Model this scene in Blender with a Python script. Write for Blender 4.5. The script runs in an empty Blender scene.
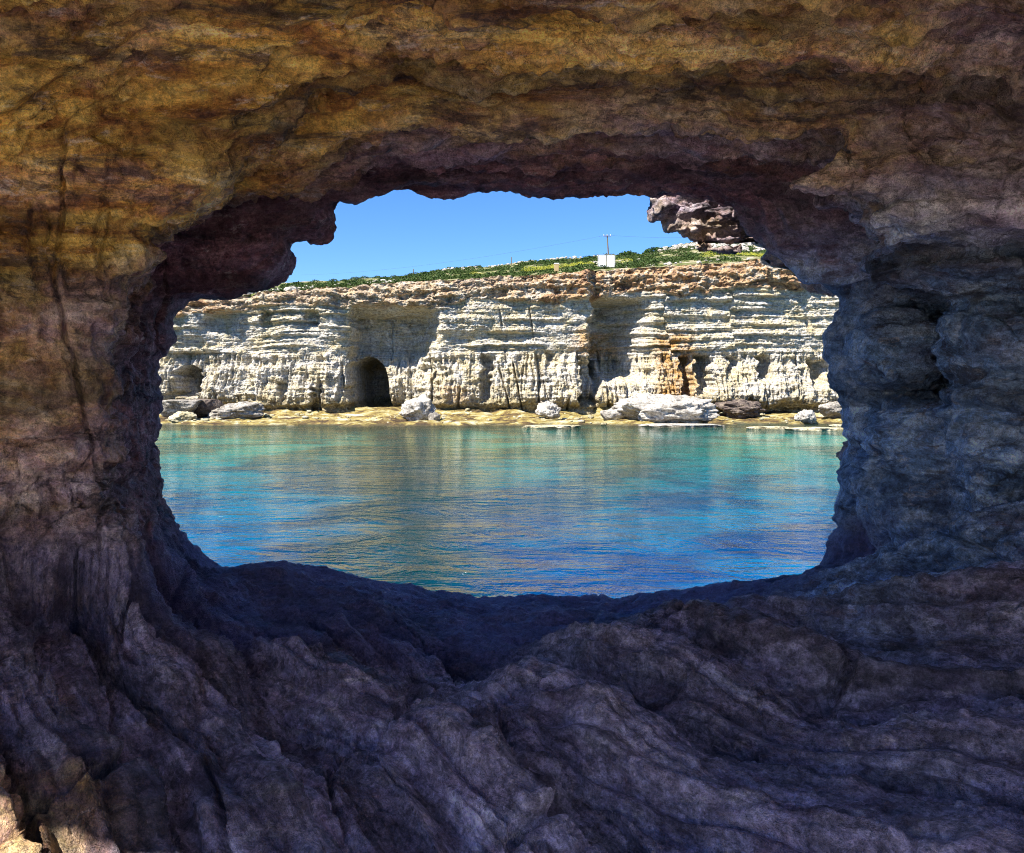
import bpy, math, random
import numpy as np
rng = np.random.default_rng(7)
random.seed(7)
F = 804.0; CU = 512.0; HV = 385.0; EYE = 4.0      # focal length in px, principal column, horizon row, eye height
SUN_AZ = math.radians(48); SUN_EL = math.radians(52)
scene = bpy.context.scene
col = scene.collection

# ------------------------------------------------------------------ noise
_p = np.random.default_rng(3).permutation(256).astype(np.int32)
_p = np.concatenate([_p, _p, _p])
_g = np.random.default_rng(5).normal(size=(256, 3)).astype(np.float32)
_g /= np.linalg.norm(_g, axis=1)[:, None]
_g *= 1.5
def perlin(x, y, z):
    x = np.asarray(x, np.float32); y = np.asarray(y, np.float32); z = np.asarray(z, np.float32)
    x, y, z = np.broadcast_arrays(x, y, z)
    xi = np.floor(x).astype(np.int32); yi = np.floor(y).astype(np.int32); zi = np.floor(z).astype(np.int32)
    xf = x - xi; yf = y - yi; zf = z - zi
    u = xf*xf*xf*(xf*(xf*6-15)+10); v = yf*yf*yf*(yf*(yf*6-15)+10); w = zf*zf*zf*(zf*(zf*6-15)+10)
    out = 0
    for i in (0, 1):
        a = _p[(xi+i) & 255]
        wx = u if i else 1-u
        for j in (0, 1):
            b = _p[a + ((yi+j) & 255)]
            wy = v if j else 1-v
            for k in (0, 1):
                g = _g[_p[b + ((zi+k) & 255)]]
                wz = w if k else 1-w
                out = out + wx*wy*wz*(g[..., 0]*(xf-i) + g[..., 1]*(yf-j) + g[..., 2]*(zf-k))
    return out
def fbm(x, y, z, n=4, lac=2.03, gain=.5):
    a = 1.; s = 0
    for i in range(n):
        s = s + a*perlin(x, y, z)
        x = x*lac+17.3; y = y*lac+5.1; z = z*lac+9.7; a *= gain
    return s
def ridged(x, y, z, n=4, lac=2.1, gain=.5):
    a = 1.; s = 0
    for i in range(n):
        s = s + a*(1-2*np.abs(perlin(x, y, z)))
        x = x*lac+7.3; y = y*lac+15.1; z = z*lac+2.7; a *= gain
    return s/1.9
def worley(x, y, z):
    xi = np.floor(x).astype(np.int32); yi = np.floor(y).astype(np.int32); zi = np.floor(z).astype(np.int32)
    f1 = np.full(x.shape, 9., np.float32); f2 = f1.copy(); cid = np.zeros(x.shape, np.float32)
    for i in (-1, 0, 1):
        for j in (-1, 0, 1):
            for k in (-1, 0, 1):
                h = _p[_p[_p[(xi+i) & 255] + ((yi+j) & 255)] + ((zi+k) & 255)]
                ox = xi+i+.5+_g[h, 0]*.3; oy = yi+j+.5+_g[h, 1]*.3; oz = zi+k+.5+_g[h, 2]*.3
                d = (ox-x)**2+(oy-y)**2+(oz-z)**2
                m = d < f1
                f2 = np.where(m, f1, np.minimum(f2, d)); f1 = np.where(m, d, f1)
                cid = np.where(m, h/256., cid)
    return np.sqrt(f1), np.sqrt(f2), cid
def sstep(a, b, x):
    t = np.clip((x-a)/(b-a), 0, 1); return t*t*(3-2*t)
def saw(t, e=.12):
    q = t-np.floor(t)
    return np.where(q < 1-e, q/(1-e), (1-q)/e)-.5
def wx(u, Y): return (u-CU)/F*Y
def wz(v, Y): return EYE+(HV-v)/F*Y

# ------------------------------------------------------------------ object helpers
def mesh_np(name, verts, faces, smooth=True):
    """faces: (n,3) or (n,4) int array"""
    me = bpy.data.meshes.new(name)
    n = faces.shape[1]
    me.vertices.add(len(verts)); me.vertices.foreach_set('co', np.ascontiguousarray(verts, np.float32).ravel())
    me.loops.add(faces.size); me.loops.foreach_set('vertex_index', np.ascontiguousarray(faces, np.int32).ravel())
    me.polygons.add(len(faces)); me.polygons.foreach_set('loop_start', np.arange(0, faces.size, n, dtype=np.int32))
    me.update(calc_edges=True)
    me.polygons.foreach_set('use_smooth', np.full(len(faces), smooth))
    return me
def add_attr(me, name, rgb):
    a = me.attributes.new(name, 'FLOAT_COLOR', 'POINT')
    buf = np.ones((len(me.vertices), 4), np.float32); buf[:, :rgb.shape[1]] = rgb
    a.data.foreach_set('color', buf.ravel())
def tag(o, label=None, cat=None, group=None, kind=None):
    if label: o['label'] = label
    if cat: o['category'] = cat
    if group: o['group'] = group
    if kind: o['kind'] = kind
    return o
def link(name, me, mat=None, parent=None, loc=None):
    o = bpy.data.objects.new(name, me); col.objects.link(o)
    if mat and me: me.materials.append(mat)
    if parent: o.parent = parent
    if loc is not None: o.location = loc
    return o
class MB:
    def __init__(s): s.v = []; s.f = []
    def box(s, cx, cy, cz, sx, sy, sz, bev=0.0):
        n = len(s.v)
        for dz in (-.5, .5):
            for dx, dy in ((-.5, -.5), (.5, -.5), (.5, .5), (-.5, .5)):
                s.v.append((cx+dx*sx, cy+dy*sy, cz+dz*sz))
        s.f += [(n, n+3, n+2, n+1), (n+4, n+5, n+6, n+7)] + [(n+i, n+(i+1) % 4, n+4+(i+1) % 4, n+4+i) for i in range(4)]
    def tube(s, p, q, r0, r1, k=8):
        p = np.array(p, float); q = np.array(q, float); d = q-p; d /= np.linalg.norm(d)
        a = np.cross(d, (0, 0, 1) if abs(d[2]) < .9 else (1, 0, 0)); a /= np.linalg.norm(a); b = np.cross(d, a)
        n = len(s.v)
        for c, r in ((p, r0), (q, r1)):
            for i in range(k):
                t = 2*math.pi*i/k; s.v.append(tuple(c+r*(math.cos(t)*a+math.sin(t)*b)))
        s.f += [(n+i, n+(i+1) % k, n+k+(i+1) % k, n+k+i) for i in range(k)]
        s.f += [tuple(n+k-1-i for i in range(k)), tuple(n+k+i for i in range(k))]
    def build(s, name, mat, parent=None, bevel=0):
        me = bpy.data.meshes.new(name); me.from_pydata(s.v, [], s.f); me.update()
        o = link(name, me, mat, parent)
        if bevel:
            m = o.modifiers.new('bevel', 'BEVEL'); m.width = bevel; m.segments = 2
        return o

# ------------------------------------------------------------------ materials
class NT:
    def __init__(s, name):
        s.m = bpy.data.materials.new(name); s.m.use_nodes = True
        s.t = s.m.node_tree; s.t.nodes.clear()
        s.out = s.n('ShaderNodeOutputMaterial'); s.bs = s.n('ShaderNodeBsdfPrincipled')
        s.l(s.bs.outputs[0], s.out.inputs[0])
        s.geo = s.n('ShaderNodeNewGeometry'); s.pos = s.geo.outputs['Position']
    def n(s, k, **kw):
        x = s.t.nodes.new(k)
        for a, b in kw.items(): setattr(x, a, b)
        return x
    def l(s, a, b): s.t.links.new(a, b)
    def put(s, inp, v):
        if hasattr(v, 'is_output') or isinstance(v, bpy.types.NodeSocket): s.l(v, inp)
        else:
            if isinstance(v, (tuple, list)) and len(v) == 3 and inp.type == 'RGBA': v = (*v, 1)
            inp.default_value = v
    def vscale(s, v, sc, rot=None, vec=None):
        x = s.n('ShaderNodeMapping'); s.l(vec or s.pos, x.inputs[0]); x.inputs['Scale'].default_value = sc
        if rot: x.inputs['Rotation'].default_value = rot
        return x.outputs[0]
    def noise(s, scale, detail=6, rough=.6, vec=None, dist=0., typ=None):
        x = s.n('ShaderNodeTexNoise'); s.l(vec or s.pos, x.inputs['Vector'])
        if typ: x.noise_type = typ
        x.inputs['Scale'].default_value = scale; x.inputs['Detail'].default_value = detail
        x.inputs['Roughness'].default_value = rough; x.inputs['Distortion'].default_value = dist
        return x.outputs[0]
    def voro(s, scale, vec=None, feat='DISTANCE_TO_EDGE'):
        x = s.n('ShaderNodeTexVoronoi', feature=feat); s.l(vec or s.pos, x.inputs['Vector']); x.inputs['Scale'].default_value = scale
        return x.outputs['Distance'] if feat != 'F1C' else x.outputs['Color']
    def ramp(s, fac, stops, interp='LINEAR'):
        x = s.n('ShaderNodeValToRGB'); s.l(fac, x.inputs[0]); e = x.color_ramp.elements; x.color_ramp.interpolation = interp
        while len(e) < len(stops): e.new(.5)
        for i, (p, c) in enumerate(stops):
            e[i].position = p; e[i].color = (*c, 1) if isinstance(c, (tuple, list)) else (c, c, c, 1)
        return x.outputs[0]
    def mix(s, fac, a, b, mode='MIX'):
        x = s.n('ShaderNodeMix', data_type='RGBA', blend_type=mode)
        s.put(x.inputs[0], fac); s.put(x.inputs[6], a); s.put(x.inputs[7], b)
        return x.outputs[2]
    def math(s, op, a, b=0.5, clamp=False):
        x = s.n('ShaderNodeMath', operation=op); x.use_clamp = clamp
        s.put(x.inputs[0], a); s.put(x.inputs[1], b); return x.outputs[0]
    def attr(s, name):
        x = s.n('ShaderNodeAttribute'); x.attribute_name = name
        y = s.n('ShaderNodeSeparateColor'); s.l(x.outputs['Color'], y.inputs[0])
        return y.outputs
    def bump(s, h, strength, dist, prev=None):
        x = s.n('ShaderNodeBump'); s.put(x.inputs['Height'], h); x.inputs['Strength'].default_value = strength
        x.inputs['Distance'].default_value = dist
        if prev: s.l(prev, x.inputs['Normal'])
        return x.outputs[0]
    def fin(s, color, rough=.9, normal=None, spec=.2):
        s.put(s.bs.inputs['Base Color'], color); s.put(s.bs.inputs['Roughness'], rough)
        s.bs.inputs['Specular IOR Level'].default_value = spec
        if normal: s.l(normal, s.bs.inputs['Normal'])
        return s.m

def mat_simple(name, c, rough=.7, var=.15, scale=8.):
    t = NT(name); n = t.noise(scale, 5, .6)
    c2 = tuple(x*(1-var*2) for x in c)
    return t.fin(t.mix(n, c2, c), rough, t.bump(n, .3, .01))

def mat_cave():
    t = NT('cave_rock')
    at = t.n('ShaderNodeAttribute'); at.attribute_name = 'tone'
    sp_ = t.n('ShaderNodeSeparateColor'); t.l(at.outputs['Color'], sp_.inputs[0]); a = sp_.outputs; flo = at.outputs['Alpha']
    bv = t.vscale(0, (.42, 1.15, 1.5))      # bedded frame: long sideways, short across the beds
    rot = t.vscale(0, (1, 1, 1), rot=(0, 0, math.radians(47)))
    # flow frame of the floor: short across, long down the slope
    flow = t.vscale(0, (1.6, 7.5, 3.), vec=rot)
    med = t.noise(5., 7, .7, dist=.6); fin = t.math('ADD', t.math('MULTIPLY', t.noise(22., 6, .72), .55), t.math('MULTIPLY', t.noise(75., 4, .75), .45)); vf = t.noise(150., 3, .75)
    fmed = t.noise(1.3, 7, .7, vec=flow, dist=.5)
    med = t.math('ADD', t.math('MULTIPLY', med, t.math('SUBTRACT', 1., t.math('MULTIPLY', flo, .6))), t.math('MULTIPLY', fmed, t.math('MULTIPLY', flo, .6)))
    c = t.ramp(med, [(.36, (.11, .075, .12)), (.45, (.32, .26, .36)), (.53, (.50, .44, .56)), (.64, (.78, .73, .80))])
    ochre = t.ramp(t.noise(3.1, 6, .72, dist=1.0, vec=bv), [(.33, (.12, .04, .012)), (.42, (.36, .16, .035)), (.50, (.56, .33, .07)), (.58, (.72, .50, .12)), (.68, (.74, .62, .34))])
    plum = t.ramp(t.noise(4.1, 5, .72, dist=.8, vec=bv), [(.34, (.075, .025, .035)), (.5, (.25, .11, .12)), (.66, (.46, .28, .28))])
    slate = t.ramp(t.noise(3.7, 6, .72, dist=.8, vec=bv), [(.36, (.055, .10, .20)), (.48, (.19, .34, .58)), (.62, (.50, .66, .85))])
    w = t.math('SUBTRACT', t.noise(2.2, 5, .7, vec=bv), .5)
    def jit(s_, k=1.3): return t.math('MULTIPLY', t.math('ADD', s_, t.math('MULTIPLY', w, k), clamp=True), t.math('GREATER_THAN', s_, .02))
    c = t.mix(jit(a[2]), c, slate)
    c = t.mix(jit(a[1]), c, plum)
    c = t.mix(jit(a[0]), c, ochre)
    rust = t.ramp(t.noise(1.7, 6, .72, dist=1.2, vec=bv), [(.60, 0.), (.68, 1.)])
    c = t.mix(t.math('MULTIPLY', rust, .45), c, (.20, .08, .025))
    blk = t.ramp(t.noise(2.6, 7, .75, vec=t.vscale(0, (.4, 1.1, 2.2)), dist=.7), [(.54, 0.), (.62, 1.)])
    c = t.mix(t.math('MULTIPLY', blk, t.math('SUBTRACT', .75, t.math('MULTIPLY', flo, .4))), c, (.05, .035, .045))
    pale = t.ramp(t.noise(7.5, 6, .78, dist=.4, vec=bv), [(.57, 0.), (.66, 1.)])
    c = t.mix(t.math('MULTIPLY', pale, .5), c, (.66, .61, .56))
    c = t.mix(.8, c, t.ramp(fin, [(.41, .40), (.5, 1.0), (.58, 1.55)]), 'MULTIPLY')
    c = t.mix(1., c, t.ramp(t.attr('shade_bed')[1], [(0., .45), (.5, .95), (1., 1.45)]), 'MULTIPLY')
    stk = t.ramp(t.noise(3.2, 6, .75, vec=flow, dist=.4), [(.40, .50), (.5, 1.0), (.58, 1.5)])
    c = t.mix(flo, c, t.mix(.85, c, stk, 'MULTIPLY'))
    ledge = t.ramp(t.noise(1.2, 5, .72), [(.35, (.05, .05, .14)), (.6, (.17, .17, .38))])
    shade_bed = t.attr('shade_bed')[0]
    c = t.mix(t.math('MULTIPLY', shade_bed, .85), c, t.mix(.7, ledge, t.ramp(fin, [(.38, .4), (.60, 1.5)]), 'MULTIPLY'))  # hollow ledge painted dark navy: shade put into the colour
    vm = t.n('ShaderNodeVectorMath', operation='MULTIPLY_ADD')
    nn = t.n('ShaderNodeTexNoise'); t.l(t.pos, nn.inputs['Vector']); nn.inputs['Scale'].default_value = 3.; nn.inputs['Detail'].default_value = 6; nn.inputs['Roughness'].default_value = .7
    t.l(nn.outputs['Color'], vm.inputs[0]); vm.inputs[1].default_value = (.9, .9, .9); t.l(t.pos, vm.inputs[2])
    crack = t.ramp(t.voro(2.2, vec=vm.outputs[0]), [(0., 0.), (.02, 1.)])
    h = t.math('ADD', t.math('MULTIPLY', fin, .6), t.math('MULTIPLY', vf, .25))
    h = t.math('ADD', h, t.math('MULTIPLY', crack, .25))
    nrm = t.bump(t.noise(9., 7, .72, dist=.5), 1., .035)
    nrm = t.bump(t.math('MULTIPLY', t.noise(2.2, 6, .75, vec=flow), flo), 1., .05, nrm)
    nrm = t.bump(h, 1., .022, nrm)
    return t.fin(c, t.math('ADD', .42, t.math('MULTIPLY', fin, .3)), nrm, .5)

def mat_cliff():
    t = NT('cliff_rock')
    a = t.attr('zone')                      # R cap rock, G ochre stain, B base film
    strv = t.vscale(0, (.12, .12, 2.2)); drip = t.vscale(0, (2.4, 2.4, .35))
    bands = t.noise(1., 8, .7, vec=strv, dist=.5)
    c = t.ramp(bands, [(.32, (.30, .27, .22)), (.40, (.60, .55, .46)), (.50, (.86, .83, .77)), (.58, (.78, .67, .46)), (.64, (.88, .86, .82))])
    dr = t.ramp(t.noise(1.2, 8, .75, vec=drip), [(.46, 0.), (.60, 1.)])
    c = t.mix(t.math('MULTIPLY', dr, .5), c, (.36, .29, .20))
    patch = t.ramp(t.noise(.35, 9, .7, dist=1.), [(.46, 0.), (.58, 1.)])
    c = t.mix(t.math('MULTIPLY', patch, .5), c, (.70, .55, .25))
    c = t.mix(t.math('MULTIPLY', a[1], t.ramp(t.noise(.9, 7, .75), [(.35, .1), (.55, .9)])), c, (.58, .30, .07))
    cap = t.ramp(t.noise(.55, 10, .76, dist=1.0), [(.34, (.12, .07, .05)), (.43, (.42, .25, .15)), (.50, (.66, .42, .21)), (.56, (.60, .50, .39)), (.66, (.80, .72, .60))])
    c = t.mix(a[0], c, cap)
    base = t.ramp(t.noise(1.6, 9, .75), [(.38, (.09, .065, .04)), (.5, (.34, .26, .10)), (.62, (.60, .52, .32))])
    c = t.mix(t.math('MULTIPLY', a[2], .8), c, base)
    sp = t.ramp(t.noise(2.6, 7, .8), [(.38, .38), (.5, .92), (.62, 1.15)])
    c = t.mix(.9, c, sp, 'MULTIPLY')
    h = t.math('ADD', t.noise(2.6, 9, .72), t.math('MULTIPLY', bands, .6))
    nrm = t.bump(h, 1., .55)
    nrm = t.bump(t.noise(9., 5, .7), .8, .08, nrm)
    return t.fin(c, .92, nrm, .15)

def mat_boulder(name, c0, c1, c2, sc=1.2):
    t = NT(name)
    n = t.noise(sc, 9, .72, dist=.6)
    c = t.ramp(n, [(.32, c0), (.5, c1), (.62, c2)])
    if 'ground' not in name:
        sz = t.n('ShaderNodeSeparateXYZ'); t.l(t.pos, sz.inputs[0])
        tide = t.ramp(t.math('ADD', sz.outputs[2], t.math('MULTIPLY', t.math('SUBTRACT', t.noise(1.2, 5, .7), .5), .9)), [(.0, 1.), (.10, 0.)])
        hi_ = t.math('LESS_THAN', sz.outputs[2], 3.)
        c = t.mix(t.math('MULTIPLY', t.math('MULTIPLY', tide, hi_), .8), c, (.09, .075, .04))
        c = t.mix(.8, c, t.ramp(t.noise(sc*5, 6, .8), [(.40, .35), (.5, .95), (.6, 1.2)]), 'MULTIPLY')
    return t.fin(c, .92, t.bump(t.noise(sc*2.2, 9, .72), 1., .2), .15)

# ------------------------------------------------------------------ CAVE by signed distance
SECT = {   # depth -> outline of the hollow (px at that depth), bottom left round to bottom right
 -4.0: [(-6000, 4000), (-6000, -360), (200, -400), (3000, -420), (6000, 4000)],
 1.2: [(-4000, 4000), (-4000, -690), (500, -750), (1900, -600), (2300, 0), (2400, 4000)],
 2.8: [(-2500, 2500), (-2000, -60), (-300, -95), (500, -120), (1200, -90), (1500, 100), (1560, 2500)],
 3.4: [(-500, 2000), (-420, 600), (-330, 200), (-240, 20), (0, 0), (500, -2), (1050, 0), (1300, 130), (1400, 500), (1420, 2000)],
 3.75: [(-10, 2000), (-35, 700), (-52, 520), (-50, 300), (-20, 160), (120, 70), (300, 40), (500, 38), (1000, 50), (1240, 180), (1300, 500), (1310, 2000)],
 4.2: [(185, 2000), (172, 660), (140, 600), (124, 530), (117, 460), (116, 380), (119, 310), (130, 268), (165, 225), (225, 172), (330, 108), (430, 86), (600, 84), (950, 92), (1080, 140), (1170, 220), (1210, 500), (1215, 2000)],
 5.0: [(215, 2000), (200, 660), (165, 600), (138, 530), (128, 460), (126, 380), (127, 310), (135, 270), (162, 243), (215, 214), (290, 186), (350, 150), (500, 135), (700, 134), (840, 148), (950, 165), (1040, 235), (1062, 300), (1080, 500), (1085, 2000)],
 5.6: [(235, 2000), (215, 660), (182, 590), (150, 520), (136, 460), (133, 380), (118, 300), (128, 250), (170, 212), (230, 190), (310, 172), (400, 156), (520, 150), (700, 152), (800, 165), (860, 190), (930, 250), (962, 300), (950, 400), (960, 500), (960, 2000)],
 6.3: [(260, 2000), (240, 620), (215, 574), (190, 548), (166, 500), (151, 462), (150, 440), (155, 400), (162, 350), (172, 318), (184, 301), (262, 291), (279, 264), (286, 241), (321, 232), (325, 206), (336, 190), (395, 186), (480, 189), (560, 194), (640, 193), (700, 192), (742, 204), (764, 232), (771, 259), (802, 273), (832, 288), (848, 298), (832, 318), (832, 350), (841, 400), (849, 430), (846, 480), (839, 520), (830, 560), (815, 600), (800, 640), (780, 2000)],
 7.2: [(200, 2000), (180, 600), (150, 500), (138, 440), (140, 350), (160, 292), (255, 276), (270, 255), (275, 225), (310, 200), (345, 185), (395, 180), (640, 180), (700, 180), (750, 195), (790, 232), (800, 255), (835, 272), (860, 300), (850, 350), (860, 430), (858, 500), (850, 600), (840, 2000)],
 9.9: [(100, 2000), (60, 600), (60, 350), (80, 160), (300, 120), (640, 120), (800, 170), (850, 280), (880, 400), (890, 600), (890, 2000)],
}
def poly_d(P, X, Z):
    """signed distance, positive inside"""
    d = np.full(X.shape, 1e9, np.float32); ins = np.zeros(X.shape, bool)
    n = len(P)
    for i in range(n):
        ax, az = P[i]; bx, bz = P[(i+1) % n]
        ex, ez = bx-ax, bz-az
        t = np.clip(((X-ax)*ex+(Z-az)*ez)/(ex*ex+ez*ez+1e-12), 0, 1)
        d = np.minimum(d, (X-ax-t*ex)**2+(Z-az-t*ez)**2)
        c = ((az > Z) != (bz > Z)) & (X < ex*(Z-az)/(ez if abs(ez) > 1e-9 else 1e-9)+ax)
        ins ^= c
    d = np.sqrt(d)
    return np.where(ins, d, -d)
FL = [(215,574,6.0),(283,563,6.1),(340,580,6.2),(430,600,6.3),(540,603,6.4),(650,600,6.4),(740,586,6.3),(790,583,6.2),
 (250,622,5.0),(350,640,4.9),(400,688,4.35),(450,700,4.2),(500,664,4.9),(600,632,5.4),(700,612,5.7),
 (1024,540,4.5),(920,560,4.9),(820,586,5.2),(730,610,4.8),(600,650,4.3),(520,680,3.95),(430,716,3.6),
 (470,694,4.3),(620,642,4.8),(760,598,5.6),
 (500,760,3.2),(520,853,2.7),(700,760,3.4),(700,853,2.8),(900,853,2.6),(1024,853,2.4),(1024,700,3.2),(900,700,3.6),(800,680,4.0),(900,620,4.3),(1120,600,3.8),
 (0,640,3.5),(120,640,3.8),(225,650,4.3),(270,700,3.7),(335,690,3.9),(0,750,2.85),(130,750,3.05),(260,780,3.0),(370,780,3.0),(0,853,2.45),(150,853,2.5),(300,853,2.6),(400,853,2.7),(390,735,3.5),(-200,750,2.9),(1300,700,3.0)]
FP = [(wx(u, y), y, wz(v, y)) for u, v, y in FL]
FP += [(-4, 1, 2.5), (0, 1, 2.45), (4, 1, 2.7), (-6, -3, 2.5), (0, -3, 2.4), (6, -3, 2.6), (-4, 4.5, 3.0), (4.2, 5, 3.4),
       (-3, 7.2, 2.2), (0, 7.4, 2.0), (3, 7.4, 2.2), (-4, 9.5, 1.6), (0, 9.5, 1.2), (4, 9.5, 1.4), (-9, 3, 2.8), (9, 3, 3.2)]
FP = np.array(FP)
def _tps(r2): return np.where(r2 > 1e-12, .5*r2*np.log(np.maximum(r2, 1e-12)), 0)
def tps_fit(P):
    n = len(P); K = _tps((P[:, None, 0]-P[None, :, 0])**2+(P[:, None, 1]-P[None, :, 1])**2)+np.eye(n)*.03
    Q = np.c_[np.ones(n), P[:, :2]]
    A = np.block([[K, Q], [Q.T, np.zeros((3, 3))]])
    return np.linalg.solve(A, np.r_[P[:, 2], 0, 0, 0])
FW = tps_fit(FP)
def floor_z(X, Y):
    out = FW[-3]+FW[-2]*X+FW[-1]*Y
    for w, (px, py, pz) in zip(FW[:-3], FP): out = out+w*_tps((X-px)**2+(Y-py)**2)
    return out.astype(np.float32)
def smin(a, b, k):
    h = np.clip(.5+.5*(b-a)/k, 0, 1); return b+(a-b)*h-k*h*(1-h)
def smax(a, b, k): return -smin(-a, -b, k)
FAR = [(wx(u, 7.8), wz(v, 7.8)) for u, v in [(634,150),(636,186),(645,199),(657,214),(673,233),(699,246),(738,247),(771,242),(771,262),(800,276),(828,291),(848,298),(930,330),(960,60),(700,110)]]
def cave_field(xs, ys, zs):
    X2, Z2 = np.meshgrid(xs, zs, indexing='ij')
    keys = sorted(SECT)
    D = [poly_d([(wx(u, abs(k) if k > 0 else 4.0), wz(v, abs(k) if k > 0 else 4.0)) for u, v in SECT[k]], X2, Z2) for k in keys]
    f = np.empty((len(xs), len(ys), len(zs)), np.float32)
    for j, y in enumerate(ys):
        i = int(np.clip(np.searchsorted(keys, y)-1, 0, len(keys)-2))
        t = np.clip((y-keys[i])/(keys[i+1]-keys[i]), 0, 1); t = t*t*(3-2*t) if keys[i] > 3 else t
        f[:, j, :] = D[i]*(1-t)+D[i+1]*t
    XF, YF = np.meshgrid(xs, ys, indexing='ij')
    fz = floor_z(XF, YF)
    fz -= sstep(6.6, 8.6, YF+.12*perlin(XF*1.3, YF, 0*XF))*1.6       # the ledge drops to the sea outside
    ff = (zs[None, None, :]-fz[:, :, None])*.85
    f = smin(f, ff, .16)
    X = xs[:, None, None].astype(np.float32); Y = ys[None, :, None].astype(np.float32); Z = zs[None, None, :].astype(np.float32)
    # open air outside: beyond the outer face, above the roof, behind the rear edge
    yo = 6.85+.9*sstep(-1.2, -2.2, X)+2.4*sstep(1.75, 2.5, X+.0*Z)+.8*sstep(-3, -4, X)
    yo = yo+.15*perlin(X*1.2, 0*X, Z*1.5)+1.5*sstep(3.3, 2.2, Z)
    f = np.maximum(f, (Y-yo)*.9)
    roof = 6.32+.5*np.clip(7-Y, 0, 2)+.15*perlin(X*.6, Y*.6, 0*X+.3)
    f = np.maximum(f, (Z-roof)*.9)
    edge = np.interp(xs, [-10, -5, -4.1, -3.2, -2.2, 0, 10], [1.25, 1.18, 1.10, .76, -.15, -.2, -.3])[:, None, None]+.15*perlin(X*1.5, 0*X, 0*X)
    f = np.maximum(f, np.minimum((edge-Y+.55*(Z-5.7)), Z-(fz[:, :, None]+1.2)))
    # sunlit knuckle of rock further out on the right
    far = np.full(f.shape, -3., np.float32)
    for j, y in enumerate(ys):
        if 6.6 < y < 9.9:
            q = poly_d(FAR, X2-.10*(y-7.8), Z2-.38*max(y-7.8, 0))
            q = smin(q, np.float32(.62-abs(y-8.25)), .06)
            far[:, j, :] = smin(q, 6.35-Z2, .06)
    f = np.minimum(f, -far)
    for LP, yc_, th in (([(100,200),(284,200),(286,240),(279,265),(262,291),(184,301),(150,335),(100,340)], 6.4, .30), ([(100,130),(322,130),(324,212),(320,234),(280,236),(100,236)], 6.5, .22)):
        lp = poly_d([(wx(u, yc_), wz(v, yc_)) for u, v in LP], X2, Z2)[:, None, :]
        f = np.minimum(f, -smin(lp+.0*Y, (th-np.abs(Y-yc_))+.0*lp, .12))
    # carved niche, block and buttress of the right wall
    def ell(cx, cy, cz, rx, ry, rz): return (1-np.sqrt(((X-cx)/rx)**2+((Y-cy)/ry)**2+((Z-cz)/rz)**2))*min(rx, ry, rz)
    nx = lambda u, v, y: (wx(u, y), y, wz(v, y))
    f = smax(f, ell(*nx(935, 335, 5.75), .24, .4, .34), .05)          # niche
    f = smax(f, ell(*nx(955, 395, 5.7), .20, .35, .30), .05)
    f = smin(f, -ell(*nx(893, 352, 5.95), .30, .35, .32), .05)        # round block
    f = smin(f, -ell(*nx(893, 388, 5.62), .10, .14, .13), .03)        # knob
    f = smin(f, -ell(*nx(1010, 410, 5.15), .42, .42, .95), .08)       # buttress
    f = smin(f, -ell(*nx(1000, 205, 4.9), .95, .6, .26), .06)         # hanging slab top right
    f = smin(f, -ell(*nx(960, 262, 5.4), .7, .5, .13), .04)
    f = smin(f, -ell(*nx(920, 480, 5.75), .42, .45, .6), .1)
    # noise in a band round the surface
    m = np.abs(f) < .5
    ix, iy, iz = np.nonzero(m)
    x = xs[ix].astype(np.float32); y = ys[iy].astype(np.float32); z = zs[iz].astype(np.float32)
    fzv = fz[ix, iy]
    up = sstep(.15, .6, z-fzv)                   # 0 on the floor, 1 on wall and ceiling
    sil = 1-.8*np.exp(-((y-6.4)/.75)**2)-.55*sstep(6.9, 7.4, y)
    n = .10*fbm(x*.8, y*.8, z*.8, 3)*sil
    zq = z+.10*perlin(x*.7, y*.7, z*.7)
    ceil_m = sstep(4.9, 5.4, z)*sstep(7.5, 7.1, y)
    bed = perlin(x*.25, y*.25+3, zq*4.6)+.6*perlin(x*.5, y*.5, zq*10.)
    n = n+up*(1-.4*ceil_m)*.085*np.tanh(bed*2.2)*(.4+.6*sil)
    n = n+ceil_m*(.4+.6*sil)*(.09*perlin(x*.7, y*3.2, z*3.)+.11*saw(y*1.35+.5*perlin(x*.5, y*.6, z)+.12*x, .15))
    # floor: long flutes running down to the right, towards the camera
    a = (x*.68-y*.73); b = (x*.73+y*.68)
    wb = b+.16*perlin(x*1.1, y*1.1, z)
    flute = perlin(wb*3.2, a*.32, z*.3)+.5*perlin(wb*8., a*.6, z*.4)
    near = sstep(5.6, 4.6, y)
    n = n+(1-up)*(near*(.07*np.tanh(flute*1.8)+.13*saw(wb*1.55+.35*perlin(x*.6+3, y*.6, 0*x), .22)*(.5+.8*sstep(-.2, .3, perlin(x*.6, y*.6+7, 0*x))))+(1-near)*.03*perlin(x*1.8, y*3.5, z))
    f[ix, iy, iz] += n
    return f
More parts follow.
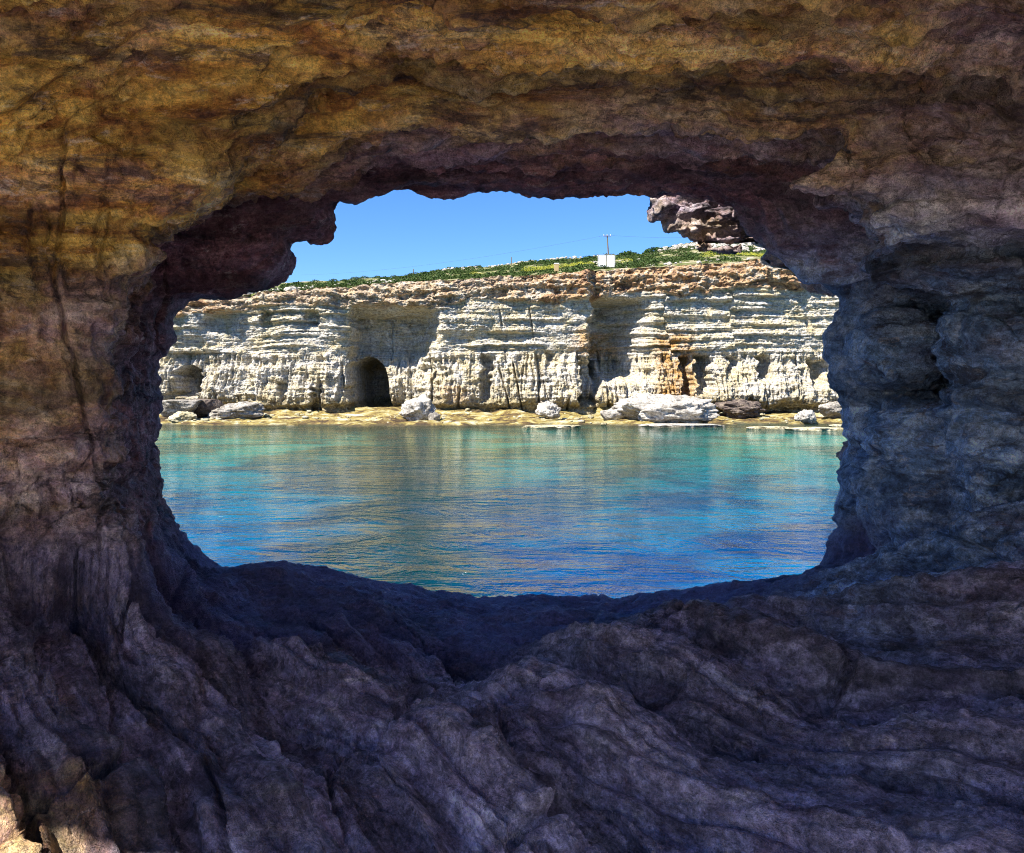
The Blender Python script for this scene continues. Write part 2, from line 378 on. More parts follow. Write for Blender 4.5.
def surface_nets(f, xs, ys, zs):
    s = f > 0
    nx_, ny_, nz_ = f.shape
    cshape = (nx_-1, ny_-1, nz_-1)
    acc = np.zeros(cshape+(3,), np.float32); cnt = np.zeros(cshape, np.float32)
    for ax in range(3):
        sl0 = [slice(None)]*3; sl1 = [slice(None)]*3; sl0[ax] = slice(0, -1); sl1[ax] = slice(1, None)
        a = f[tuple(sl0)]; b = f[tuple(sl1)]; cr = s[tuple(sl0)] != s[tuple(sl1)]
        t = np.where(cr, a/np.where(cr, a-b, 1), 0).astype(np.float32)
        o1, o2 = [i for i in range(3) if i != ax]
        for i in (0, 1):
            for j in (0, 1):
                q = [slice(None)]*3
                q[o1] = slice(i, i+cshape[o1]); q[o2] = slice(j, j+cshape[o2])
                c = cr[tuple(q)]; tt = t[tuple(q)]
                acc[..., ax] += tt*c; acc[..., o1] += i*c; acc[..., o2] += j*c; cnt += c
    act = cnt > 0
    idx = np.full(cshape, -1, np.int32); idx[act] = np.arange(act.sum())
    ii = np.argwhere(act); v = acc[act]/cnt[act][:, None]+ii
    h = np.array([xs[1]-xs[0], ys[1]-ys[0], zs[1]-zs[0]]); v = v*h+np.array([xs[0], ys[0], zs[0]])
    F_ = []
    for ax in range(3):
        sl0 = [slice(None)]*3; sl1 = [slice(None)]*3; sl0[ax] = slice(0, -1); sl1[ax] = slice(1, None)
        cr = s[tuple(sl0)] != s[tuple(sl1)]
        o1, o2 = [(1, 2), (2, 0), (0, 1)][ax]
        q = [slice(None)]*3; q[o1] = slice(1, -1); q[o2] = slice(1, -1)
        e = np.argwhere(cr[tuple(q)]); e[:, o1] += 1; e[:, o2] += 1
        def cell(di, dj):
            c = e.copy(); c[:, o1] -= di; c[:, o2] -= dj; return idx[c[:, 0], c[:, 1], c[:, 2]]
        qd = np.stack([cell(1, 1), cell(0, 1), cell(0, 0), cell(1, 0)], 1)
        flip = s[tuple(sl0)][e[:, 0], e[:, 1], e[:, 2]]
        qd[flip] = qd[flip][:, ::-1]
        F_.append(qd)
    return v.astype(np.float32), np.concatenate(F_)
def compact(v, f):
    used = np.unique(f); r = np.full(len(v), -1, np.int32); r[used] = np.arange(len(used)); return v[used], r[f], used
def close(f):   # shut the solid at the box faces
    for ax in range(3):
        for e in (0, -1):
            q = [slice(None)]*3; q[ax] = e; f[tuple(q)] = np.maximum(f[tuple(q)], .02)
    return f
def tone_of(P):
    x, y, z = P[:, 0], P[:, 1], P[:, 2]
    u = CU+F*x/np.maximum(y, 1.5); v = HV-F*(z-EYE)/np.maximum(y, 1.5)
    n = perlin(x*.9, y*.9, z*.9)*.5
    hgt = z-EYE
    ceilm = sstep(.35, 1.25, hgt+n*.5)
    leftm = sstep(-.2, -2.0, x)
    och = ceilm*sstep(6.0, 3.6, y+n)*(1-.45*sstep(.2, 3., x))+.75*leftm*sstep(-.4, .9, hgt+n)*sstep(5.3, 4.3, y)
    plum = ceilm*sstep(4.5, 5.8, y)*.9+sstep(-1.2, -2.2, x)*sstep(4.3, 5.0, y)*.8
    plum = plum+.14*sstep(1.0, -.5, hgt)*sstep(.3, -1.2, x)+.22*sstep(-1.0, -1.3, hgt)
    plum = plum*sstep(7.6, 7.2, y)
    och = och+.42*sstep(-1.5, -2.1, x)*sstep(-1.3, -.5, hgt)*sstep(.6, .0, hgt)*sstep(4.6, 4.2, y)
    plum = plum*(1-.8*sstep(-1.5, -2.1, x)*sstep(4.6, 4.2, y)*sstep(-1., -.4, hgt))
    och = och+.75*sstep(-.9, -1.5, x)*sstep(2.85, 2.6, y)*sstep(-.9, -1.2, hgt)  # warm sunlight tint painted into the floor where the sun patch falls
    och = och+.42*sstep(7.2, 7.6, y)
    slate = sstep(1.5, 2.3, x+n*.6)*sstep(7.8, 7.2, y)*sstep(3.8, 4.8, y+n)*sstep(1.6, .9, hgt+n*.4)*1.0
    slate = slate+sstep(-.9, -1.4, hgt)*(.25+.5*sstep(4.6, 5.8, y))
    fl = sstep(.6, .2, z-floor_z(x, y))*sstep(6., 4.8, y)
    return np.clip(np.stack([och, plum*(1-slate*.6), slate, fl], 1), 0, 1).astype(np.float32)

H = .045
xs = np.arange(-4.3, 4.45, H); ys = np.arange(1.9, 10., H); zs = np.arange(1.2, 7.6, H)
fld = close(cave_field(xs, ys, zs))
V, Q = surface_nets(fld, xs, ys, zs)
del fld
cen = V[Q].mean(1)
nq = np.cross(V[Q[:, 2]]-V[Q[:, 0]], V[Q[:, 3]]-V[Q[:, 1]]); nq /= np.linalg.norm(nq, axis=1)[:, None]+1e-9
cam0 = np.array([0, 0, EYE])
du = CU+F*cen[:, 0]/cen[:, 1]; dv = HV-F*(cen[:, 2]-EYE)/cen[:, 1]
boxed = (cen[:, 0] < -4.2) | (cen[:, 0] > 4.3) | (cen[:, 1] < 1.99) | (cen[:, 1] > 9.85) | (cen[:, 2] < 1.3) | (cen[:, 2] > 7.4)
roofq = (cen[:, 2] > 6.1) & (nq[:, 2] > .3)
outer = (cen[:, 1] > 7.75) & (nq[:, 1] > 0) | (cen[:, 1] > 6.6) & (cen[:, 2] < 2.15)
inview = (du > -140) & (du < 1164) & (dv > -140) & (dv < 1000)
hi = inview & ~boxed & ~roofq & ~outer
cave_mat = mat_cave()
# low-detail remainder
v2, q2, _ = compact(V, Q[~hi])
me = mesh_np('cave_exterior', v2, q2); add_attr(me, 'shade_bed', np.tile(np.float32([0, .5, 0]), (len(v2), 1))); add_attr(me, 'tone', tone_of(v2)); 
o = link('cliff_headland', me, cave_mat); tag(o, 'outer rock of the headland round the cave window', 'rock', kind='structure')
# detailed part
v3, q3, _ = compact(V, Q[hi])
tmp = link('tmp', mesh_np('tmp', v3, q3))
md = tmp.modifiers.new('s', 'SUBSURF'); md.levels = 2; md.render_levels = 2; md.boundary_smooth = 'PRESERVE_CORNERS'
dg = bpy.context.evaluated_depsgraph_get(); ev = tmp.evaluated_get(dg); em = ev.to_mesh()
n_ = len(em.vertices); P = np.empty(n_*3, np.float32); em.vertices.foreach_get('co', P); P = P.reshape(-1, 3)
N = np.empty(n_*3, np.float32); em.vertices.foreach_get('normal', N); N = N.reshape(-1, 3)
L = np.empty(len(em.loops), np.int32); em.loops.foreach_get('vertex_index', L); QF = L.reshape(-1, 4)
ev.to_mesh_clear(); bpy.data.objects.remove(tmp)
print('cave verts', len(P))
x, y, z = P.T
dist = np.sqrt(x*x+y*y)
fzv = floor_z(x, y)
up = sstep(.15, .5, z-fzv); ceil_m = sstep(4.95, 5.35, z)*sstep(7.4, 7.0, y)
f1, f2, cid = worley(x*2.1+.5*perlin(x*1.5, y*1.5, z*1.5), y*2.4, z*3.6+.3*perlin(x, y, z))
g1, g2, cid2 = worley(x*5.+.6*perlin(x*3, y*3, z*3), y*5.5, z*8.)
a = (x*.68-y*.73); b = (x*.73+y*.68)+.1*perlin(x*1.4, y*1.4, z)
wrp = fbm(x*1.1+3, y*1.1, z*1.1, 3); wr2 = fbm(x*3.+3, y*3., z*3., 2)
seg = sstep(-.15, .35, perlin(x*1.3+8, y*1.3, z*2.2)); seg2 = sstep(-.1, .3, perlin(x*2.9, y*2.9+8, z*4.))
segc = sstep(-.15, .35, perlin(x*.7+8, y*2.3, z*2.2)); segc2 = sstep(-.15, .3, perlin(x*1.3, y*3.9+8, z*4.))
disp = (1-ceil_m)*(.6+.4*up)*.034*fbm(x*3.2, y*3.2, z*3.2, 5, gain=.58)+ceil_m*.055*fbm(x*1.3, y*4.4, z*4.4, 5, gain=.6)
wall = up*(1-ceil_m)
blocky = up*(.2+.8*sstep(-1.2, -2.2, x)*(1-ceil_m)+.2*ceil_m*sstep(-.5, -2., x))*sstep(-.2, .25, perlin(x*.7+5, y*.7, z*.7)+.15)
disp = disp+blocky*(.035*(cid-.5)*sstep(0, .06, f2-f1)-.03*(1-sstep(0, .04, f2-f1)))
disp = disp+blocky*(.02*(cid2-.5)*sstep(0, .08, g2-g1)-.012*(1-sstep(0, .04, g2-g1)))
rightw = sstep(.5, 1.5, x)
disp = disp+wall*(.35+.65*rightw)*(.12*saw(-z*3.1+.30*wrp, .14)*(.4+.6*seg)+.050*saw(-z*8.5+.45*wrp, .15)*seg2+.014*saw(-z*24+.8*wrp, .2)*seg)
disp = disp+ceil_m*(.13*saw(y*3.3+.35*wrp+.05*x, .10)*(.3+.7*segc)+.075*saw(-y*8.+.5*wrp+.1*x, .12)*segc2+.028*saw(y*21+.9*wrp-.2*x, .15)*segc
  +.07*(ridged(x*1.5, y*4.0, z*4., 5)-.4)+.02*np.tanh(5*perlin(x*3.2, y*7.0, z*6)))
disp = disp+up*.035*(ridged(x*6, y*6, z*8, 3)-.4)
near = sstep(5.8, 4.6, y)
rd = ridged(b*5.5, a*.5, z*.5, 4)
wf = fbm(b*.9+3, a*.28, z*.3, 3); wf2 = fbm(b*3+3, a*.7, z, 2); sgf = sstep(-.2, .3, perlin(b*1.7+8, a*.45, z*.5)); sgf2 = sstep(-.15, .3, perlin(b*3.5, a*.8+8, z))
fl_ = (.13*saw(b*3.4+.5*wf, .12)*(.25+.75*sgf)+.065*saw(b*9.+.8*wf+.12*wf2, .14)*sgf2+.026*saw(b*25+1.2*wf+.3*wf2, .2)*sgf
  +.035*rd+.035*(ridged(b*11+3, a*1.8, z*2, 3)-.4)+.014*fbm(x*7, y*7, z*7, 3))
disp = disp+(1-up)*(near*fl_+(1-near)*(.05*ridged(x*2.2, y*4., z*2, 4)+.035*fbm(x*4., y*9., z*5, 4)+.05*saw(y*4.+wrp-.3*x, .2)*seg))
disp = disp-(1-up)*.07*(1-sstep(0, .035, np.abs(perlin(b*2.1+9, a*.5, z*.5))))*near
disp = disp-(.6+.4*up)*.05*(1-sstep(0, .030, np.abs(perlin(x*1.9+40, y*1.9, z*1.9))))*seg
disp = disp+.014*fbm(x*15, y*15, z*15, 3)
leftf = sstep(-1.6, -2.2, x)*up*(1-ceil_m)                     # vertical joints on the left pillar
jt = x*1.7+y*.8+.35*perlin(z*.8, 0*z, x*.3)+.10*wr2; jt = np.abs(jt-np.floor(jt)-.5); jt2 = x*4.1-y*1.3+.5*perlin(z*1.1, 0*z+4, x*.5)+.2*wr2; jt2 = np.abs(jt2-np.floor(jt2)-.5)
disp = disp-leftf*(.07*(1-sstep(0, .035, jt))*sstep(-.3, .1, perlin(x*.8, y*.8, z*.9))+.035*(1-sstep(0, .05, jt2))*seg)+leftf*.05*saw(x*6+y*3+.6*wrp, .15)*seg
pitm = up*sstep(-.05, .3, perlin(x*.6+50, y*1.1, z*1.1))
disp = disp-pitm*.05*sstep(.42, .18, g1)-pitm*.02*sstep(.40, .2, worley(x*11, y*13, z*15)[0])
isfar = sstep(7., 7.4, y)*sstep(4.7, 4.95, z)*sstep(2.9, 2.5, x)
fb1, fb2, fcid = worley(x*2.8+9, y*2.8, z*3.4)
disp = disp+isfar*(.035*fbm(x*6, y*6, z*6, 4)+.05*(fcid-.5)*sstep(0, .2, fb2-fb1)-.02*(1-sstep(0, .06, fb2-fb1)))
hsh = lambda t_: np.modf(np.abs(np.sin(np.floor(t_)*12.9898)*43758.5453))[0]
bedc = (1-up)*near*(.5*hsh(b*3.4+.5*wf)+.5*hsh(b*9.+.8*wf+.12*wf2))+(1-up)*(1-near)*.5
bedc = bedc+wall*(.5*hsh(-z*3.1+.30*wrp)+.5*hsh(-z*8.5+.45*wrp))+up*ceil_m*(.5*hsh(y*3.3+.35*wrp+.05*x)+.5*hsh(-y*8.+.5*wrp+.1*x))
bedc = np.clip(.5+(bedc-.5)*1.2+.25*wr2, 0, 1).astype(np.float32)
disp = disp*(1-.35*np.exp(-((y-6.5)/.6)**2))
P = P+N*disp[:, None]
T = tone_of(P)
rust = sstep(.05, .02, np.abs(perlin(x*.9, y*.9, z*.9)))*0
qc = P[QF].mean(1); cx, cy, cz = qc.T
fzc = floor_z(cx, cy)
hh = cz-fzc
lab = np.where(cz > 5.05+.12*np.abs(cx), 0, np.where(hh < .28, 3, np.where(cx < 0, 1, 2)))
lab[(cy > 5.2) & (cz > 4.45) & (cx < -1.0) & (cx > -2.7) & (lab != 3)] = 5
lab[(cy > 7.3) & (cx > .9)] = 4
# the big tilted slope on the right is told apart from the hollow ledge by its crest line
crest = np.interp(cx, [-3., -.8, -.37, .47, 1.46, 2., 2.9, 4.], [3.2, 3.3, 3.65, 4.35, 4.9, 5.3, 5.6, 5.8])
lab[(lab == 3) & (cx > -.45+.0*cy) & (cy < crest)] = 6
names = {0: ('cave_ceiling', 'ochre and rust cave ceiling of broken horizontal beds above the opening'),
 1: ('cave_wall', 'buff cracked rock pillar on the left of the opening, darker on its inner side'),
 2: ('cave_wall', 'slate blue rock wall with niche and layered ledges right of the opening'),
 3: ('cave_floor', 'dark violet rock ledge and worn floor below the opening'),
 4: ('rock_overhang', 'knuckle of rock outside the opening with a small sunlit top beside the sky'),
 5: ('rock_overhang', 'plum coloured hanging lip of rock at the upper left corner of the opening'),
 6: ('rock_slope', 'fluted grey violet rock slope rising to the right in the foreground')}
for k, (nm, lb) in names.items():
    sel = lab == k
    if not sel.any(): continue
    vv, qq, used = compact(P, QF[sel])
    me = mesh_np(nm, vv, qq); add_attr(me, 'tone', T[used]); ledge_shade = sstep(.5, .2, (vv[:, 2]-floor_z(vv[:, 0], vv[:, 1])))*sstep(4.3, 5.1, vv[:, 1]-.34*vv[:, 0]+.25*perlin(vv[:, 0]*1.5, vv[:, 1]*1.5, 0*vv[:, 0]))  # mask for the shade painted on the hollow ledge
    add_attr(me, 'shade_bed', np.stack([ledge_shade, bedc[used], 0*ledge_shade], 1))
    tag(link(nm, me, cave_mat), lb, 'rock', kind='structure')
# coarse surroundings of the cave: roof over the camera, flanks, foot in the sea
HC = .16
xc = np.arange(-10, 10.1, HC); yc = np.arange(-4, 10.6, HC); zc = np.arange(-1.2, 7.7, HC)
fc = cave_field(xc, yc, zc)
Xb, Yb, Zb = np.meshgrid(xc, yc, zc, indexing='ij')
bx = np.maximum.reduce([-4.1-Xb, Xb-4.15, 2.15-Yb, Yb-9.8, 1.35-Zb])
fc = np.maximum(fc, -bx); del Xb, Yb, Zb, bx
vc, qc_ = surface_nets(close(fc), xc, yc, zc)
me = mesh_np('headland', vc, qc_); add_attr(me, 'shade_bed', np.tile(np.float32([0, .5, 0]), (len(vc), 1))); add_attr(me, 'tone', tone_of(vc)*[.3, .3, .3, 0])
tag(link('cliff_headland', me, cave_mat), 'rock of the headland behind and beside the viewer', 'rock', kind='structure')

# unseen ground behind the viewer, shaped as a slope to bounce sunlight
gx = np.linspace(-70, 70, 141); gy = np.linspace(-120, -3.7, 110)
GX, GY = np.meshgrid(gx, gy, indexing='ij')
GZ = 2.42+.12*fbm(GX*.3, GY*.3, 0*GX, 4)+.55*np.clip(-5.5-GY, 0, 22)+.05*np.clip(-27-GY, 0, 100)+.5*fbm(GX*.12, GY*.12, 0*GX, 4)*np.clip((-5-GY)/6, 0, 1)
vv = np.stack([GX, GY, GZ], -1).reshape(-1, 3)
ii = np.arange(141*110).reshape(141, 110)
gq = np.stack([ii[:-1, :-1], ii[1:, :-1], ii[1:, 1:], ii[:-1, 1:]], -1).reshape(-1, 4)
lime = mat_boulder('limestone_ground', (.52, .43, .28), (.70, .60, .42), (.78, .70, .56), .8)
tag(link('ground', mesh_np('ground', vv, gq), lime), 'unseen limestone ground behind the viewer, slope added for bounce light', 'ground', kind='structure')

# ------------------------------------------------------------------ SEA
def mat_sea():
    t = NT('sea_water')
    sep = t.n('ShaderNodeSeparateXYZ'); t.l(t.pos, sep.inputs[0])
    X, Y = sep.outputs[0], sep.outputs[1]
    big = t.noise(.045, 4, .6, dist=.8); med = t.noise(.16, 5, .65, dist=.6)
    # shallow sand: turquoise; weed and deeper rock: dark green and navy
    deep = t.ramp(t.math('ADD', big, t.math('MULTIPLY', t.math('SUBTRACT', med, .5), .7)), [(.44, 0.), (.53, 1.)])
    near = t.n('ShaderNodeMapRange'); t.l(Y, near.inputs[0]); near.inputs[1].default_value = 16; near.inputs[2].default_value = 48
    side = t.n('ShaderNodeMapRange'); t.l(X, side.inputs[0]); side.inputs[1].default_value = -14; side.inputs[2].default_value = 8
    shallow = t.mix(near.outputs[0], (.0004, .085, .22), (.0004, .155, .13))
    dk = t.mix(near.outputs[0], (.0005, .030, .13), (.0003, .055, .050))
    c = t.mix(t.math('MULTIPLY', deep, .9), shallow, dk)
    shore = t.n('ShaderNodeMapRange'); t.l(t.math('ADD', Y, t.math('MULTIPLY', t.math('SUBTRACT', med, .5), 14.)), shore.inputs[0]); shore.inputs[1].default_value = 62; shore.inputs[2].default_value = 76
    deep_refl = t.math('ADD', X, t.math('MULTIPLY', Y, .135))
    deep_refl = t.math('ADD', deep_refl, t.math('MULTIPLY', t.math('SUBTRACT', med, .5), 7.))
    deep_refl = t.math('DIVIDE', deep_refl, t.math('ADD', 1.5, t.math('MULTIPLY', Y, .055)))
    deep_refl = t.math('EXPONENT', t.math('MULTIPLY', t.math('MULTIPLY', deep_refl, deep_refl), -1.))
    c = t.mix(t.math('MULTIPLY', deep_refl, .92), c, (.0002, .022, .022))  # dark patch: deeper water plus the sea cave's reflection put into colour
    h2 = t.math('SUBTRACT', X, t.math('MULTIPLY', Y, .15))
    h2 = t.math('ADD', h2, t.math('MULTIPLY', t.math('SUBTRACT', big, .5), 22.))
    h2 = t.math('DIVIDE', h2, t.math('ADD', .5, t.math('MULTIPLY', Y, .05)))
    h2 = t.math('EXPONENT', t.math('MULTIPLY', t.math('MULTIPLY', h2, h2), -1.))
    c = t.mix(t.math('MULTIPLY', t.math('MULTIPLY', h2, near.outputs[0]), .8), c, (.0006, .035, .030))
    c = t.mix(t.math('MULTIPLY', shore.outputs[0], .85), c, (.020, .026, .014))  # olive band near the shore: dark reflections painted into the water colour
    w1 = t.noise(1., 5, .62, vec=t.vscale(0, (.42, .62, 1), rot=(0, 0, .15)), dist=1.4)
    w2 = t.noise(1., 4, .6, vec=t.vscale(0, (1.3, 2.5, 1), rot=(0, 0, .25)))
    w3 = t.noise(1., 3, .6, vec=t.vscale(0, (4.5, 8., 1), rot=(0, 0, -.3)))
    gust = t.ramp(t.noise(1., 5, .65, vec=t.vscale(0, (.05, .22, 1)), dist=.5), [(.38, .45), (.62, 1.)])
    h = t.math('ADD', w1, t.math('ADD', t.math('MULTIPLY', w2, .17), t.math('MULTIPLY', w3, .02)))
    nrm = t.bump(t.math('MULTIPLY', h, gust), 1., .68)
    t.bs.inputs['IOR'].default_value = 1.33
    return t.fin(c, .05, nrm, .2)
sea_me = bpy.data.meshes.new('sea')
r = 3000
sea_me.from_pydata([(-r, -r, 0), (r, -r, 0), (r, r, 0), (-r, r, 0)], [], [(0, 1, 2, 3)]); sea_me.update()
tag(link('sea', sea_me, mat_sea()), 'rippled turquoise and blue sea in the cove', 'water', kind='structure')

# ------------------------------------------------------------------ FAR CLIFF
YC = 92.
VT_U = [-400, 0, 170, 270, 330, 400, 470, 500, 560, 600, 640, 700, 760, 830, 1100, 1500]
VT_V = [318, 312, 301, 292, 289, 283, 280, 278, 275, 270, 268, 265, 262, 268, 280, 300]
def vtop(u): return np.interp(u, VT_U, VT_V)
NXC, NT_ = 2100, 300
cxs = np.linspace(-78, 74, NXC).astype(np.float32)
uu = CU+F*cxs/YC
zt = wz(vtop(uu), YC)+.22*fbm(cxs*.35, 0*cxs, 0*cxs, 4)
tt = np.linspace(0, 1, NT_)
Zc = -.6+(zt[:, None]+.6)*tt[None, :]
Xc = np.repeat(cxs[:, None], NT_, 1)
wu = 8*fbm(Xc*.22, 0*Xc+2, Zc*.3, 5); wv = 5*fbm(Xc*.3+9, 0*Xc, Zc*.4, 4)
wu = wu+7*perlin(Xc*.12, 0*Xc+31, Zc*.45)+3*np.tanh(3*perlin(Xc*.05, 0*Xc+3, Zc*1.6))
U = CU+F*Xc/YC+wu*.6; Vv = HV-F*(Zc-EYE)/YC+wv*.5
U0 = np.repeat(uu[:, None], NT_, 1)
vt = vtop(U)
def box_m(u0, u1, v0, v1, eu0=2., eu1=None, ev0=2., ev1=2.):
    eu1 = eu1 or eu0
    return sstep(u0-eu0, u0+eu0, U)*sstep(u1+eu1, u1-eu1, U)*sstep(v0-ev0, v0+ev0, Vv)*sstep(v1+ev1, v1-ev1, Vv)
bulk = np.interp(U, [0, 150, 175, 200, 245, 262, 300, 340, 352, 430, 442, 470, 520, 570, 586, 596, 640, 668, 700, 760, 800, 838, 870, 1100],
                    [0, .2, .6, -.4, -.6, .7, .9, 1.9, .9, .9, 1.5, 1.1, 1.3, 2.0, 2.4, .6, .4, .9, 1.2, 1.8, 1.5, 1.4, .2, 0])
capth = np.interp(U, [0, 170, 330, 345, 380, 440, 470, 520, 600, 640, 700, 760, 830], [22, 20, 24, 26, 36, 34, 30, 34, 36, 34, 40, 38, 30])
capth = capth*(.72+.25*perlin(Xc*.09, 0*Xc+9, 0*Xc))
fr = (Vv-vt)/capth
cap = sstep(1.08, .95, fr+.12*perlin(Xc*.5, 0*Xc+4, Zc*.3))
d = bulk+0
low = sstep(350, 358, Vv)
d -= low*.5*sstep(372, 358, Vv)                      # notch under the bedded rock
d += 2.0*sstep(345, 408, Vv)*.9                      # foot of the face runs out
d -= .9*sstep(402, 409, Vv)                          # wave notch
d -= 4.6*box_m(353, 428, 312, 420, 1.5, 14, 8)*(1-.25*low)
U1 = CU+F*Xc/YC+2.2*fbm(Xc*.3, 0*Xc+2, Zc*.3, 3)+.15*(Vv-385)*-1
arch = 358+9*((U1-369)/15.)**2
d -= 11.0*sstep(352, 355, U1)*sstep(388, 385, U1)*sstep(arch-2, arch+2, Vv)
d -= 5.0*box_m(590, 634, 300, 378, 2., 26, 4, 8)
d -= 4.5*box_m(578, 595, 362, 404, 1.2, 3, 6, 4)
arch = 366+10*((U-190)/11.)**2
d -= 4.5*sstep(178, 182, U)*sstep(203, 196, U)*sstep(arch-2, arch+2, Vv)*sstep(398, 394, Vv)
d -= 1.0*box_m(180, 218, 352, 380, 3, 6, 3, 8)
d -= 1.6*box_m(205, 232, 312, 330, 4, 8, 3, 6)
d -= 1.2*box_m(262, 272, 312, 328, 2, 4, 3, 6)
d -= 1.0*box_m(310, 322, 312, 326, 3, 4, 3, 5)
d -= 1.0*box_m(434, 440, 358, 396, 1, 2, 2)
d -= 1.6*box_m(481, 491, 356, 400, 1.5, 3, 2, 6)
d -= 1.0*box_m(548, 556, 352, 366, 2, 3, 2, 6)
d -= 2.8*box_m(677, 686, 357, 396, 1.5, 2, 2)
d -= 3.4*box_m(691, 706, 356, 392, 1.5, 3, 2, 5)
d -= 1.5*box_m(727, 734, 358, 374, 1.5, 3, 2, 4)
d -= 2.0*box_m(752, 764, 358, 378, 1.5, 4, 2, 6)
d -= 2.6*box_m(804, 820, 362, 384, 2, 5, 3, 5)
d -= 1.3*box_m(318, 326, 388, 412, 1.5, 3, 2)
d -= 1.0*box_m(282, 290, 382, 400, 1.5, 2, 2)
# bedding: irregular ledges, continuous along the face
zw = Zc+.25*perlin(Xc*.12, 0*Xc, Zc*.2)+.06*fbm(Xc*.8, 0*Xc, Zc, 2)
bed = np.tanh(2.4*perlin(Xc*.02+3, 0*Xc, zw*1.25))*.42+np.tanh(2.2*perlin(Xc*.05, 0*Xc+5, zw*3.1))*.26+.10*perlin(Xc*.12, 0*Xc, zw*8)
midm = (1-cap)*sstep(362, 352, Vv)
d += midm*bed*.45*(.65+.6*np.clip(perlin(Xc*.15, 0*Xc+8, Zc*.15)+.3, 0, 1))
wz2 = zw+.55*perlin(Xc*.035, 0*Xc+11, Zc*.33)+.10*fbm(Xc*.5, 0*Xc+2, Zc*.5, 3)
blk_ = np.floor((Xc+3.5*perlin(Xc*.09, 0*Xc, Zc*.10))/9.5+.3)
wz2 = wz2+.85*np.modf(np.abs(np.sin(blk_*78.233)*43758.54))[0]
lump = sstep(-.25, .25, perlin(Xc*.10+5, 0*Xc, Zc*.18))
d += midm*(.5*(.3+1.2*lump)*saw(-wz2*.72+.4*perlin(Xc*.06, 0*Xc, 0*Xc), .16)+.24*saw(-wz2*1.9+.7*perlin(Xc*.11+4, 0*Xc, Zc*.3), .18)*(.1+.9*lump)+.09*saw(-wz2*5.5+.9*perlin(Xc*.2+4, 0*Xc, 0*Xc), .2))
d += .30*np.tanh(3*fbm(Xc*.30+.2*Zc, 0*Xc, Zc*.22, 2))*midm
d += .8*fbm(Xc*.13+3, 0*Xc+6, Zc*.2, 3)
# fluted lower face: drips and columns
wxn = Xc+.35*fbm(Xc*.5, 0*Xc, Zc*.4, 2)
fl = ridged(wxn*.85, 0*Xc, Zc*.10, 4)
flm = low*sstep(404, 396, Vv)
fl2 = ridged(wxn*1.9+5, 0*Xc, Zc*.22, 3)
d += flm*(1.05*fl-.42+.45*fl2)+.18*low*bed
d += low*(.25*fbm(Xc*1.1, 0*Xc, Zc*.9, 4)+.12*saw(-wz2*1.7+.3*perlin(Xc*.2, 0*Xc, 0*Xc), .2)*sstep(.0, .4, perlin(Xc*.12+9, 0*Xc, Zc*.1)))
d -= low*.9*(1-sstep(0, .05, np.abs(perlin(Xc*.33+3+.05*Zc, 0*Xc, Zc*.05))))*sstep(.0, .3, perlin(Xc*.15+30, 0*Xc, Zc*.15)+.15)
jn = np.abs(perlin(Xc*.16+20, 0*Xc, Zc*.03)); d -= (1-cap)*.5*sstep(.02, 0, jn)*sstep(-.1, .3, perlin(Xc*.3, 0*Xc+4, Zc*.3))
# cap rock: broken blocks with an overhang
f1, f2, cid = worley(Xc*.42+.4*perlin(Xc*.5, 0*Xc, Zc*.5), Xc*0+.5, Zc*.75)
rc = ridged(Xc*.55+.3*Zc, 0*Xc, Zc*.8, 5)
d += cap*(.35+.35*(cid-.5)-.18*sstep(.07, 0, f2-f1)+.55*fbm(Xc*.5, 0*Xc+3, Zc*.9, 5, gain=.6)+.6*(rc-.4)+.25*np.tanh(3*perlin(Xc*.3, 0*Xc, Zc*2.)))
d -= cap*.6*sstep(.35, .0, fr)
d += .22*fbm(Xc*.9, 0*Xc+7, Zc*1.6, 5, gain=.6)+.10*fbm(Xc*5, 0*Xc, Zc*6, 2)
Yc = YC-d
Z2c = Zc+cap*.08*fbm(Xc*2, 0*Xc, Zc*2, 2)+midm*.05*perlin(Xc*1.5, 0*Xc, Zc*4)
vv = np.stack([Xc, Yc, Z2c], -1).reshape(-1, 3)
ii = np.arange(NXC*NT_).reshape(NXC, NT_)
cq = np.stack([ii[:-1, :-1], ii[1:, :-1], ii[1:, 1:], ii[:-1, 1:]], -1).reshape(-1, 4)
och = np.clip(box_m(655, 690, 335, 400, 8, 8, 6)+.8*box_m(575, 620, 330, 356, 10, 20, 4)+.5*box_m(440, 470, 385, 405, 10), 0, 1)+.0
capc = np.clip(cap*(1-.35*sstep(200, 240, U)*sstep(560, 480, U)), 0, 1)
basec = sstep(392, 404, Vv+6*perlin(Xc*.3, 0*Xc, Zc*.3))
me = mesh_np('cliff', vv, cq); add_attr(me, 'zone', np.stack([capc, och, basec], -1).reshape(-1, 3))
cl = link('cliff', me, mat_cliff())
tag(cl, 'pale layered limestone sea cliff with rusty cap rock and small sea caves', 'cliff', kind='structure')

